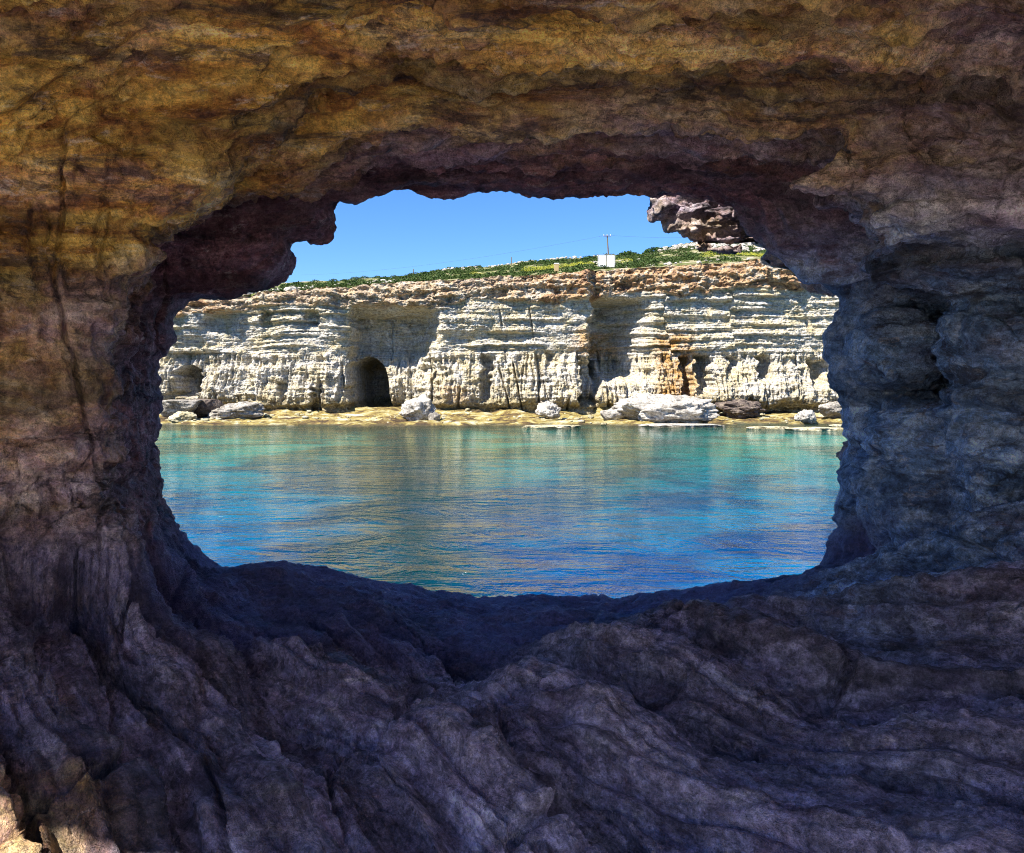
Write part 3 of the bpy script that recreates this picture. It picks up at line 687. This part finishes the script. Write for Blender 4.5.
# ------------------------------------------------------------------ HILL behind the cliff
VS_U = [-500, 0, 180, 270, 300, 340, 400, 440, 480, 530, 580, 640, 690, 705, 770, 900, 1300]
VS_V = [310, 300, 290, 283.5, 281, 280, 276, 270, 266, 261, 257, 253.5, 244, 241, 240, 240, 260]
def hill_z(X, Y):
    Y = np.asarray(Y, float); X = np.asarray(X, float)
    u = CU+F*X/np.maximum(Y, 80); s = np.clip((Y-YC)/(150-YC), 0, 1)
    ut = CU+F*X/YC
    v0 = vtop(ut); v1 = np.interp(u, VS_U, VS_V)+.7
    v = v0+(v1-v0)*s**.85
    z = EYE+(HV-v)/F*np.minimum(Y, 150)
    z = z-sstep(150, 420, Y)*14
    return z+.28*fbm(X*.12, Y*.12, 0*X, 4)*np.clip((Y-93)/10, .12, 1)
hx = np.linspace(-170, 170, 560); hy = np.concatenate([np.linspace(90.6, 152, 220), np.linspace(154, 900, 60)])
HX, HY = np.meshgrid(hx, hy, indexing='ij')
HZ = hill_z(HX, HY)
ytop = np.interp(hx, cxs, Yc[:, -1])
HY[:, 0] = ytop; HY[:, 0] = np.where((hx < -77) | (hx > 73), 90.6, HY[:, 0]); 
for k_ in range(1, 12): HY[:, k_] = HY[:, 0]+(hy[12]-HY[:, 0])*k_/12.
HZ = hill_z(HX, HY); HZ[:, 0] = np.interp(hx, cxs, zt)+.0; 
vv = np.stack([HX, HY, HZ], -1).reshape(-1, 3); n1, n2 = HX.shape
ii = np.arange(n1*n2).reshape(n1, n2)
hq = np.stack([ii[:-1, :-1], ii[1:, :-1], ii[1:, 1:], ii[:-1, 1:]], -1).reshape(-1, 4)
t = NT('hillside_soil')
n = t.noise(.5, 8, .7)
c = t.ramp(n, [(.35, (.05, .075, .02)), (.48, (.11, .13, .035)), (.56, (.30, .26, .15)), (.68, (.55, .50, .40))])
hm = t.fin(c, .95, t.bump(t.noise(1.5, 8, .7), 1., .3), .1)
tag(link('hillside', mesh_np('hillside', vv, hq), hm), 'gentle green hillside above the cliff', 'hillside', kind='structure')

# vegetation: leafy tufts
def leaf_clump(n, r, rz, seed, leaf=.14):
    g = np.random.default_rng(seed)
    p = g.normal(size=(n, 3)); p /= np.linalg.norm(p, axis=1)[:, None]
    rad = .55+.45*g.random(n)[:, None]**.5
    bump_ = 1+.25*perlin(p[:, 0]*2.2+seed, p[:, 1]*2.2, p[:, 2]*2.2)[:, None]
    p = p*rad*bump_*[r, r, rz]; p[:, 2] = np.abs(p[:, 2])
    a = g.normal(size=(n, 3)); a /= np.linalg.norm(a, axis=1)[:, None]
    b = np.cross(a, g.normal(size=(n, 3))); b /= np.linalg.norm(b, axis=1)[:, None]
    s = leaf*(.6+.8*g.random(n))[:, None]
    v = np.stack([p-a*s, p-b*s*.5, p+a*s, p+b*s*.5], 1).reshape(-1, 3)
    return v, np.arange(4*n).reshape(n, 4)
def mat_leaf(name, c0, c1):
    t = NT(name); n = t.noise(.6, 4, .6); n2 = t.noise(6., 3, .6)
    c = t.mix(t.math('ADD', t.math('MULTIPLY', n, .6), t.math('MULTIPLY', n2, .4)), c0, c1)
    return t.fin(c, .75, None, .2)
m_green = mat_leaf('scrub_leaves', (.012, .032, .008), (.075, .115, .022))
m_dark = mat_leaf('dark_bush_leaves', (.010, .030, .008), (.05, .10, .02))
m_yel = mat_leaf('yellow_flowers', (.22, .26, .03), (.50, .46, .06))
def spot(u, Y): 
    x = wx(u, Y); return x, Y, float(hill_z(np.array([x]), np.array([Y]))[0])
clumps = [leaf_clump(120, .75, .45, s, .11) for s in range(6)]
VL, FLq, k = [], [], 0
g = np.random.default_rng(11)
cnt_ = 0
while cnt_ < 2600:
    Yv = 93.4+58*g.random()**1.1; u = g.uniform(140, 880); x = wx(u, Yv)
    dens = perlin(np.array([x*.11]), np.array([Yv*.11]), np.array([.5]))[0]+perlin(np.array([x*.4]), np.array([Yv*.4]), np.array([.5]))[0]*.4
    if dens < -.12+g.normal()*.08+(0.12 if u < 400 else -.08): continue
    z = float(hill_z(np.array([x]), np.array([Yv]))[0])
    v, f = clumps[g.integers(6)]; s = .35+1.0*g.random()**2; th = g.random()*6.28
    R = np.array([[math.cos(th), -math.sin(th), 0], [math.sin(th), math.cos(th), 0], [0, 0, 1]])
    VL.append((v*s)@R.T+[x, Yv, z-.05]); FLq.append(f+k); k += len(v); cnt_ += 1
tag(link('scrub', mesh_np('scrub', np.concatenate(VL), np.concatenate(FLq), False), m_green), 'low green maquis scrub covering the hillside', 'scrub', kind='stuff')
VL, FLq, k = [], [], 0
fc_ = [leaf_clump(40, .6, .3, s+40, .07) for s in range(3)]
for (u0, u1, y0, y1, n_f) in ((522, 592, 103, 112, 130), (700, 765, 100, 112, 60), (470, 486, 104, 110, 14), (610, 640, 104, 112, 10)):
    for _ in range(n_f):
        Yv = g.uniform(y0, y1); u = g.uniform(u0, u1); x, _y, z = spot(u, Yv)
        v, f = fc_[g.integers(3)]; VL.append(v*(.5+.5*g.random())+[x, Yv, z+.30]); FLq.append(f+k); k += len(v)
tag(link('flowers', mesh_np('flowers', np.concatenate(VL), np.concatenate(FLq), False), m_yel), 'patches of yellow flowers among the hillside scrub', 'flowers', kind='stuff')

# individual bushes seen against the sky
bm_ = []
for s in range(3):
    v, f = leaf_clump(420, 1., .62, s+70, .12); bm_.append(mesh_np('bush', v, f, False)); bm_[-1].materials.append(m_dark)
for i, (u, Yv, s) in enumerate([(296, 118, 1.5), (286, 116, 1.0), (331, 128, 1.0), (352, 130, .9), (386, 130, 1.1), (418, 128, .9), (428, 132, 1.2), (531, 136, .9), (545, 138, 1.1), (560, 138, .9), (590, 140, 1.2), (627, 140, 1.3), (655, 142, 1.5), (672, 143, 1.2)]):
    o = bpy.data.objects.new('bush', bm_[i % 3]); col.objects.link(o)
    x, _y, z = spot(u, Yv); o.location = (x, Yv, z-.1); o.scale = (s*1.5, s*1.2, s); o.rotation_euler = (0, 0, i*1.3)
    tag(o, 'dark green rounded bush against the sky on the hillside skyline', 'bush', 'bushes along the skyline')
o = bpy.data.objects.new('bush', bm_[1].copy()); col.objects.link(o); x, _y, z = spot(283, 99); o.location = (x, 99, z-.1); o.scale = (2.6, 1.2, .8)
tag(o, 'bright green low bush at cliff edge next to plum coloured rock lip', 'bush')

# ------------------------------------------------------------------ rocks
import bmesh
def boulder_mesh(name, seed, sx, sy, sz, rough=.25, sub=5, cuts=5, flat=0.):
    bm = bmesh.new(); bmesh.ops.create_icosphere(bm, subdivisions=sub, radius=1)
    v = np.array([p.co[:] for p in bm.verts]); f = np.array([[q.index for q in p.verts] for p in bm.faces]); bm.free()
    g = np.random.default_rng(seed)
    for _ in range(cuts):
        n = g.normal(size=3); n /= np.linalg.norm(n); h = .55+.3*g.random()
        dd = v@n-h; v = v-np.where(dd > 0, dd*.85, 0)[:, None]*n
    k = seed*3.1
    nr = v/np.linalg.norm(v, axis=1)[:, None]
    dsp = rough*(fbm(v[:, 0]*1.3+k, v[:, 1]*1.3, v[:, 2]*1.3, 4)+.5*ridged(v[:, 0]*2.7, v[:, 1]*2.7+k, v[:, 2]*3.4, 3)-.2)
    v = v+nr*dsp[:, None]
    v = v*[sx, sy, sz]
    if flat: v[:, 2] = np.where(v[:, 2] > flat*sz, flat*sz+(v[:, 2]-flat*sz)*.2, v[:, 2])
    return mesh_np(name, v, f)
m_white = mat_boulder('white_boulder', (.16, .14, .12), (.46, .42, .36), (.66, .62, .55), 1.0)
m_grey = mat_boulder('grey_boulder', (.10, .09, .08), (.30, .27, .23), (.48, .44, .38), 1.0)
m_dkb = mat_boulder('dark_boulder', (.04, .03, .03), (.13, .10, .085), (.26, .21, .16), 1.4)
m_cream = mat_boulder('wet_slab', (.18, .15, .08), (.46, .41, .26), (.62, .57, .42), .9)
def rock(u0, u1, v0, v1, Yv, label, m, seed, depth=None, **kw):
    sx = (u1-u0)/2/F*Yv; ztop = wz(v0, Yv); zbot = wz(v1, Yv); sz = (ztop-zbot)/2
    me = boulder_mesh('boulder', seed, sx*1.02, depth or max(sx*.7, sz), sz*1.1, **kw)
    o = link('boulder', me, m, loc=(wx((u0+u1)/2, Yv), Yv, (ztop+zbot)/2))
    tag(o, label, 'boulder', 'boulders along the foot of the cliff'); return o
rock(617, 714, 396, 428, 82.5, 'largest white boulder, broad and pitted, at the water edge under the cliff', m_white, 1, rough=.3, sub=6, cuts=6, depth=2.8)
rock(402, 437, 396, 424, 83, 'white pyramid shaped boulder in front of the dark sea cave', m_white, 2, rough=.35, cuts=9, depth=1.6)
rock(428, 441, 413, 424, 82, 'small rock leaning on the right side of the white pyramid boulder', m_grey, 12)
rock(537, 561, 402, 419, 85, 'small white boulder with a flat top left of the largest boulder', m_white, 3)
rock(597, 624, 408, 421, 83, 'smooth low white boulder touching the left end of the largest boulder', m_white, 4, rough=.12)
rock(157, 204, 394, 417, 84, 'long flat topped grey block on the shore at the far left', m_grey, 5, flat=.35, rough=.18, depth=2.)
rock(188, 222, 395, 416, 86, 'dark squared block right of the flat topped grey block', m_dkb, 15, rough=.15, flat=.5, depth=1.6)
rock(216, 262, 402, 419, 85, 'grey jagged boulder lying right of the dark squared block', m_grey, 6, rough=.4)
rock(170, 196, 412, 423, 81.5, 'small pale boulder at the water edge below the flat topped block', m_cream, 7)
rock(718, 762, 401, 417, 87.5, 'dark brown boulder wedged under the cliff right of the largest boulder', m_dkb, 8, rough=.4)
rock(797, 815, 411, 424, 82, 'small white boulder on the shelf near the right rock wall', m_white, 9, rough=.35)
rock(820, 850, 402, 418, 85, 'pale grey boulder against the cliff beside the right rock wall', m_grey, 10)
def slab(u0, u1, v0, v1, Yv, label, seed, m=None):
    o = rock(u0, u1, v0, v1, Yv, label, m or m_cream, seed, rough=.22, flat=.35, cuts=3, depth=(u1-u0)/F*Yv*.28)
    o.name = 'rock_slab'; o.location.z = -.04; o.scale.z = 1.25; o.data.name = 'rock_slab'; o['category'] = 'rock slab'; o['group'] = 'flat slabs standing just out of the water'
slab(524, 577, 422, 431, 76, 'long low slab in the water in front of the small white boulder', 21)
slab(750, 790, 427, 436, 73.5, 'short flat slab left of its longer neighbour near the right wall', 22)
slab(787, 848, 429, 439, 71.5, 'longest pale slab ending at the right rock wall', 23)
slab(640, 722, 421, 429, 78.5, 'thin white slab below the right end of the largest boulder', 24, m_white)
slab(830, 862, 421, 428, 78, 'thin slab behind the longest pale slab', 26)
# stones of the broken wall along the skyline
VL, FLq, k = [], [], 0
st = [boulder_mesh('s', 50+i, 1, .8, .6, sub=2, rough=.3) for i in range(4)]
sd = []
for me in st:
    v = np.empty(len(me.vertices)*3, np.float32); me.vertices.foreach_get('co', v); L_ = np.empty(len(me.loops), np.int32); me.loops.foreach_get('vertex_index', L_)
    sd.append((v.reshape(-1, 3), L_.reshape(-1, 3)))
for (u0, u1, y0, y1, n_s, s0) in ((660, 705, 140, 149, 90, .4), (690, 780, 124, 150, 260, .42), (440, 600, 140, 147, 70, .28), (560, 640, 110, 120, 10, .3), (270, 400, 97, 118, 90, .4), (170, 300, 93, 100, 120, .45), (600, 760, 94, 97, 26, .25)):
    for _ in range(n_s):
        Yv = g.uniform(y0, y1); x, _y, z = spot(g.uniform(u0, u1), Yv); v, f = sd[g.integers(4)]
        s = s0*(.4+g.random()); VL.append(v*s+[x, Yv, z+.1+(.15 if u0 in (440, 660, 690) else 0)]); FLq.append(f+k); k += len(v)
tag(link('rubble', mesh_np('rubble', np.concatenate(VL), np.concatenate(FLq), False), m_white), 'white limestone rubble scattered over the hillside', 'rubble', kind='stuff')

# ------------------------------------------------------------------ shore platform
sxs = np.linspace(-76, 72, 900); sys_ = np.linspace(68, 93, 190)
SX, SY = np.meshgrid(sxs, sys_, indexing='ij')
def shore_z(SX, SY):
    us = CU+F*SX/80
    edge = np.interp(us, [100, 160, 260, 330, 400, 450, 520, 600, 640, 720, 760, 860], [79.5, 79, 78.5, 78.5, 78, 78.5, 79, 80, 79.5, 80.5, 82, 81])
    sn = fbm(SX*.22, SY*.3, 0*SX, 5)
    s_ = (SY-edge)/4+sn*.75
    SZ = -.55+.75*sstep(-.5, .35, s_)+.35*sstep(.4, 2.2, s_)
    SZ = SZ+.22*np.tanh(4*perlin(SX*.28, SY*.8, 0*SX+2))*sstep(-.3, .5, s_)+.10*fbm(SX*1.2, SY*2.2, 0*SX, 5)
    SZ = SZ+.12*saw(SY*.45+.8*perlin(SX*.12, SY*.2, 0*SX), .15)*sstep(-.2, .4, s_)
    return SZ+.7*sstep(86.5, 91, SY+.8*perlin(SX*.5, SY*.5, 0*SX))
SZ = shore_z(SX, SY)
vv = np.stack([SX, SY, SZ], -1).reshape(-1, 3); n1, n2 = SX.shape
ii = np.arange(n1*n2).reshape(n1, n2)
sq = np.stack([ii[:-1, :-1], ii[1:, :-1], ii[1:, 1:], ii[:-1, 1:]], -1).reshape(-1, 4)
t = NT('shore_rock')
n = t.noise(1., 8, .7, vec=t.vscale(0, (.35, .8, 1.)), dist=.7)
c = t.ramp(n, [(.38, (.04, .025, .015)), (.46, (.13, .085, .03)), (.52, (.26, .20, .055)), (.58, (.34, .30, .16)), (.68, (.50, .46, .36))])
sz = t.n('ShaderNodeSeparateXYZ'); t.l(t.pos, sz.inputs[0])
c = t.mix(t.ramp(t.math('ADD', sz.outputs[2], t.math('MULTIPLY', t.math('SUBTRACT', t.noise(.8, 5, .7), .5), .5)), [(.06, .85), (.20, 0.)]), c, (.055, .045, .022))
m_sh = t.fin(c, .8, t.bump(t.noise(2.5, 8, .7), 1., .15), .3)
tag(link('shore', mesh_np('shore', vv, sq), m_sh), 'yellowish wave cut rock platform at the foot of the cliff', 'shore', kind='structure')

sh_list = []
def add_shore_rubble():
    VL, FLq, k = [], [], 0
    for _ in range(900):
        Yv = 79.5+9.5*g.random()**.8; u = g.uniform(150, 870); x = wx(u, Yv)
        if perlin(np.array([x*.2]), np.array([Yv*.3]), np.array([3.]))[0] < g.normal()*.15-.02: continue
        z = float(shore_z(np.array([x]), np.array([Yv]))[0])
        if z < .03: continue
        v, f = sd[g.integers(4)]; s = .09+.30*g.random()**3
        VL.append(v*s*[1, 1, .8]+[x, Yv, z+s*.15]); FLq.append(f+k); k += len(v)
    tag(link('shore_rubble', mesh_np('shore_rubble', np.concatenate(VL), np.concatenate(FLq), True), m_cream), 'small stones strewn over the shore platform', 'rubble', kind='stuff')
# ------------------------------------------------------------------ man-made things on the hill
m_board = mat_simple('white_board', (.78, .79, .80), .5, .05)
m_frame = mat_simple('grey_frame', (.32, .30, .27), .6, .1)
m_wood = mat_simple('weathered_wood', (.20, .15, .10), .8, .2)
m_tan = mat_simple('tan_box', (.45, .33, .17), .8, .15)
m_wire = mat_simple('wire', (.06, .06, .06), .6, .05)
x, Yb, z = spot(606.5, 94.)
W = 17.5/F*94; zb0, zb1 = wz(267, 94), wz(255, 94)
e = link('notice_board', None, loc=(x, Yb, z)); tag(e, 'white two panel notice board on posts at cliff edge', 'notice board')
b = MB()
for dx in (-.5, .5): b.box(dx*(W-.06), 0, (zb0+zb1)/2-z, .08, .07, zb1-zb0+.06)
b.box(0, 0, zb1-z+.0, W-.16, .06, .07); b.box(0, 0, zb0-z, W-.16, .06, .07); b.box(0, 0, (zb0+zb1)/2-z, .06, .06, zb1-zb0-.08)
b.build('frame', m_frame, e, .008)
for dx in (-1, 1):
    b = MB(); b.box(dx*W*.245, .0, (zb0+zb1)/2-z, W*.42, .03, zb1-zb0-.10); b.build('panel', m_board, e, .004)
for dx in (-.34, .40):
    b = MB(); b.box(dx*W, .06, (zb1-z)/2-.2, .09, .05, zb1-z+.2); b.build('post', m_frame, e, .006)
def pole(u, Yv, vt_, label, lean=0., arms=True, r=.11):
    x, _y, z = spot(u, Yv); hgt = wz(vt_, Yv)-z
    e = link('utility_pole', None, loc=(x, Yv, z)); tag(e, label, 'utility pole')
    b = MB(); b.tube((0, 0, -.3), (lean, 0, hgt), r, r*.65, 12); b.build('pole', m_wood, e)
    if arms:
        b = MB(); b.box(lean, -.12, hgt-.18, 1.1, .09, .10); b.build('crossarm', m_wood, e, .01)
        for dx in (-.48, 0, .48):
            b = MB(); b.tube((lean+dx, -.12, hgt-.13), (lean+dx, -.12, hgt+.08), .035, .05, 8); b.build('insulator', m_board, e)
    return x+lean, Yv, z+hgt
pt = pole(609, 118, 235, 'tall leaning wooden utility pole rising behind the notice board', -.28, True, .12)
p2 = pole(511.5, 146, 257, 'tiny distant pole on skyline between notice board and rock lip', 0, False, .09)
p3 = pole(413.5, 146, 269, 'faint distant pole farthest left on the skyline', 0, False, .09)
def wire(p, q, sag, name_label):
    b = MB(); n = 24; pts = []
    for i in range(n+1):
        s = i/n; c = np.array(p)*(1-s)+np.array(q)*s; c[2] -= sag*4*s*(1-s); pts.append(c)
    for i in range(n): b.tube(pts[i], pts[i+1], .009, .009, 5)
    o = b.build('overhead_wire', m_wire); tag(o, name_label, 'wire')
wire(pt, (wx(300, 190), 190, wz(275, 190)), 1.2, 'thin overhead wire running left from the utility pole')
wire(pt, (wx(800, 112), 112, wz(228, 112)), .8, 'thin overhead wire running right from the utility pole')
x, Yb, z = spot(556.5, 95.)
e = link('litter_bin', None, loc=(x, Yb, z)); tag(e, 'small tan wooden box with white lid on post, left of notice board', 'bin')
b = MB(); b.box(0, 0, .75, .52, .5, .85); b.build('body', m_tan, e, .03)
b = MB(); b.box(0, 0, 1.225, .60, .58, .09); b.build('lid', m_board, e, .02)
b = MB(); b.tube((0, 0, -.2), (0, 0, .33), .06, .06, 8); b.build('post', m_wood, e)

add_shore_rubble()
# ------------------------------------------------------------------ light, sky, camera
w = bpy.data.worlds.new('World'); scene.world = w; w.use_nodes = True
nt = w.node_tree; bg = nt.nodes['Background']
sky = nt.nodes.new('ShaderNodeTexSky'); sky.sky_type = 'NISHITA'; sky.sun_disc = False
sky.sun_elevation = SUN_EL; sky.altitude = 300; sky.air_density = .8; sky.dust_density = .1; sky.ozone_density = 3.5
sx_, sy_ = -math.sin(SUN_AZ), -math.cos(SUN_AZ)            # horizontal direction TO the sun
sky.sun_rotation = math.atan2(sx_, sy_)
hs = nt.nodes.new('ShaderNodeHueSaturation'); hs.inputs['Saturation'].default_value = 1.2
nt.links.new(sky.outputs[0], hs.inputs['Color']); mx = nt.nodes.new('ShaderNodeMix'); mx.data_type = 'RGBA'; mx.blend_type = 'MULTIPLY'; mx.inputs[0].default_value = 1; mx.inputs[7].default_value = (.64, .71, .86, 1)
nt.links.new(hs.outputs[0], mx.inputs[6]); nt.links.new(mx.outputs[2], bg.inputs[0]); bg.inputs[1].default_value = .10
sd_ = bpy.data.lights.new('sun', 'SUN'); sd_.energy = 4.5; sd_.angle = math.radians(.5); sd_.color = (1, .95, .86)
so = bpy.data.objects.new('sun', sd_); col.objects.link(so)
from mathutils import Vector
so.rotation_euler = Vector((sx_*math.cos(SUN_EL), sy_*math.cos(SUN_EL), math.sin(SUN_EL))).to_track_quat('Z', 'Y').to_euler()
cam = bpy.data.cameras.new('camera'); co = bpy.data.objects.new('camera', cam); col.objects.link(co)
co.location = (0, 0, EYE); co.rotation_euler = (math.radians(90), 0, 0)
cam.sensor_width = 36; cam.lens = F/1024*36; cam.shift_y = -(426.5-HV)/1024; cam.clip_start = .05; cam.clip_end = 6000
scene.camera = co
scene.view_settings.view_transform = 'Standard'; scene.view_settings.look = 'None'; scene.view_settings.gamma = 1
scene.view_settings.exposure = 1.42
scene.render.engine = 'CYCLES'
cy = scene.cycles
cy.use_denoising = True; cy.max_bounces = 8; cy.diffuse_bounces = 5; cy.glossy_bounces = 3
cy.denoising_prefilter = 'NONE'; cy.pixel_filter_type = 'BLACKMAN_HARRIS'; cy.filter_width = 1.0
cy.use_adaptive_sampling = True; cy.adaptive_threshold = .03; cy.sample_clamp_indirect = 6
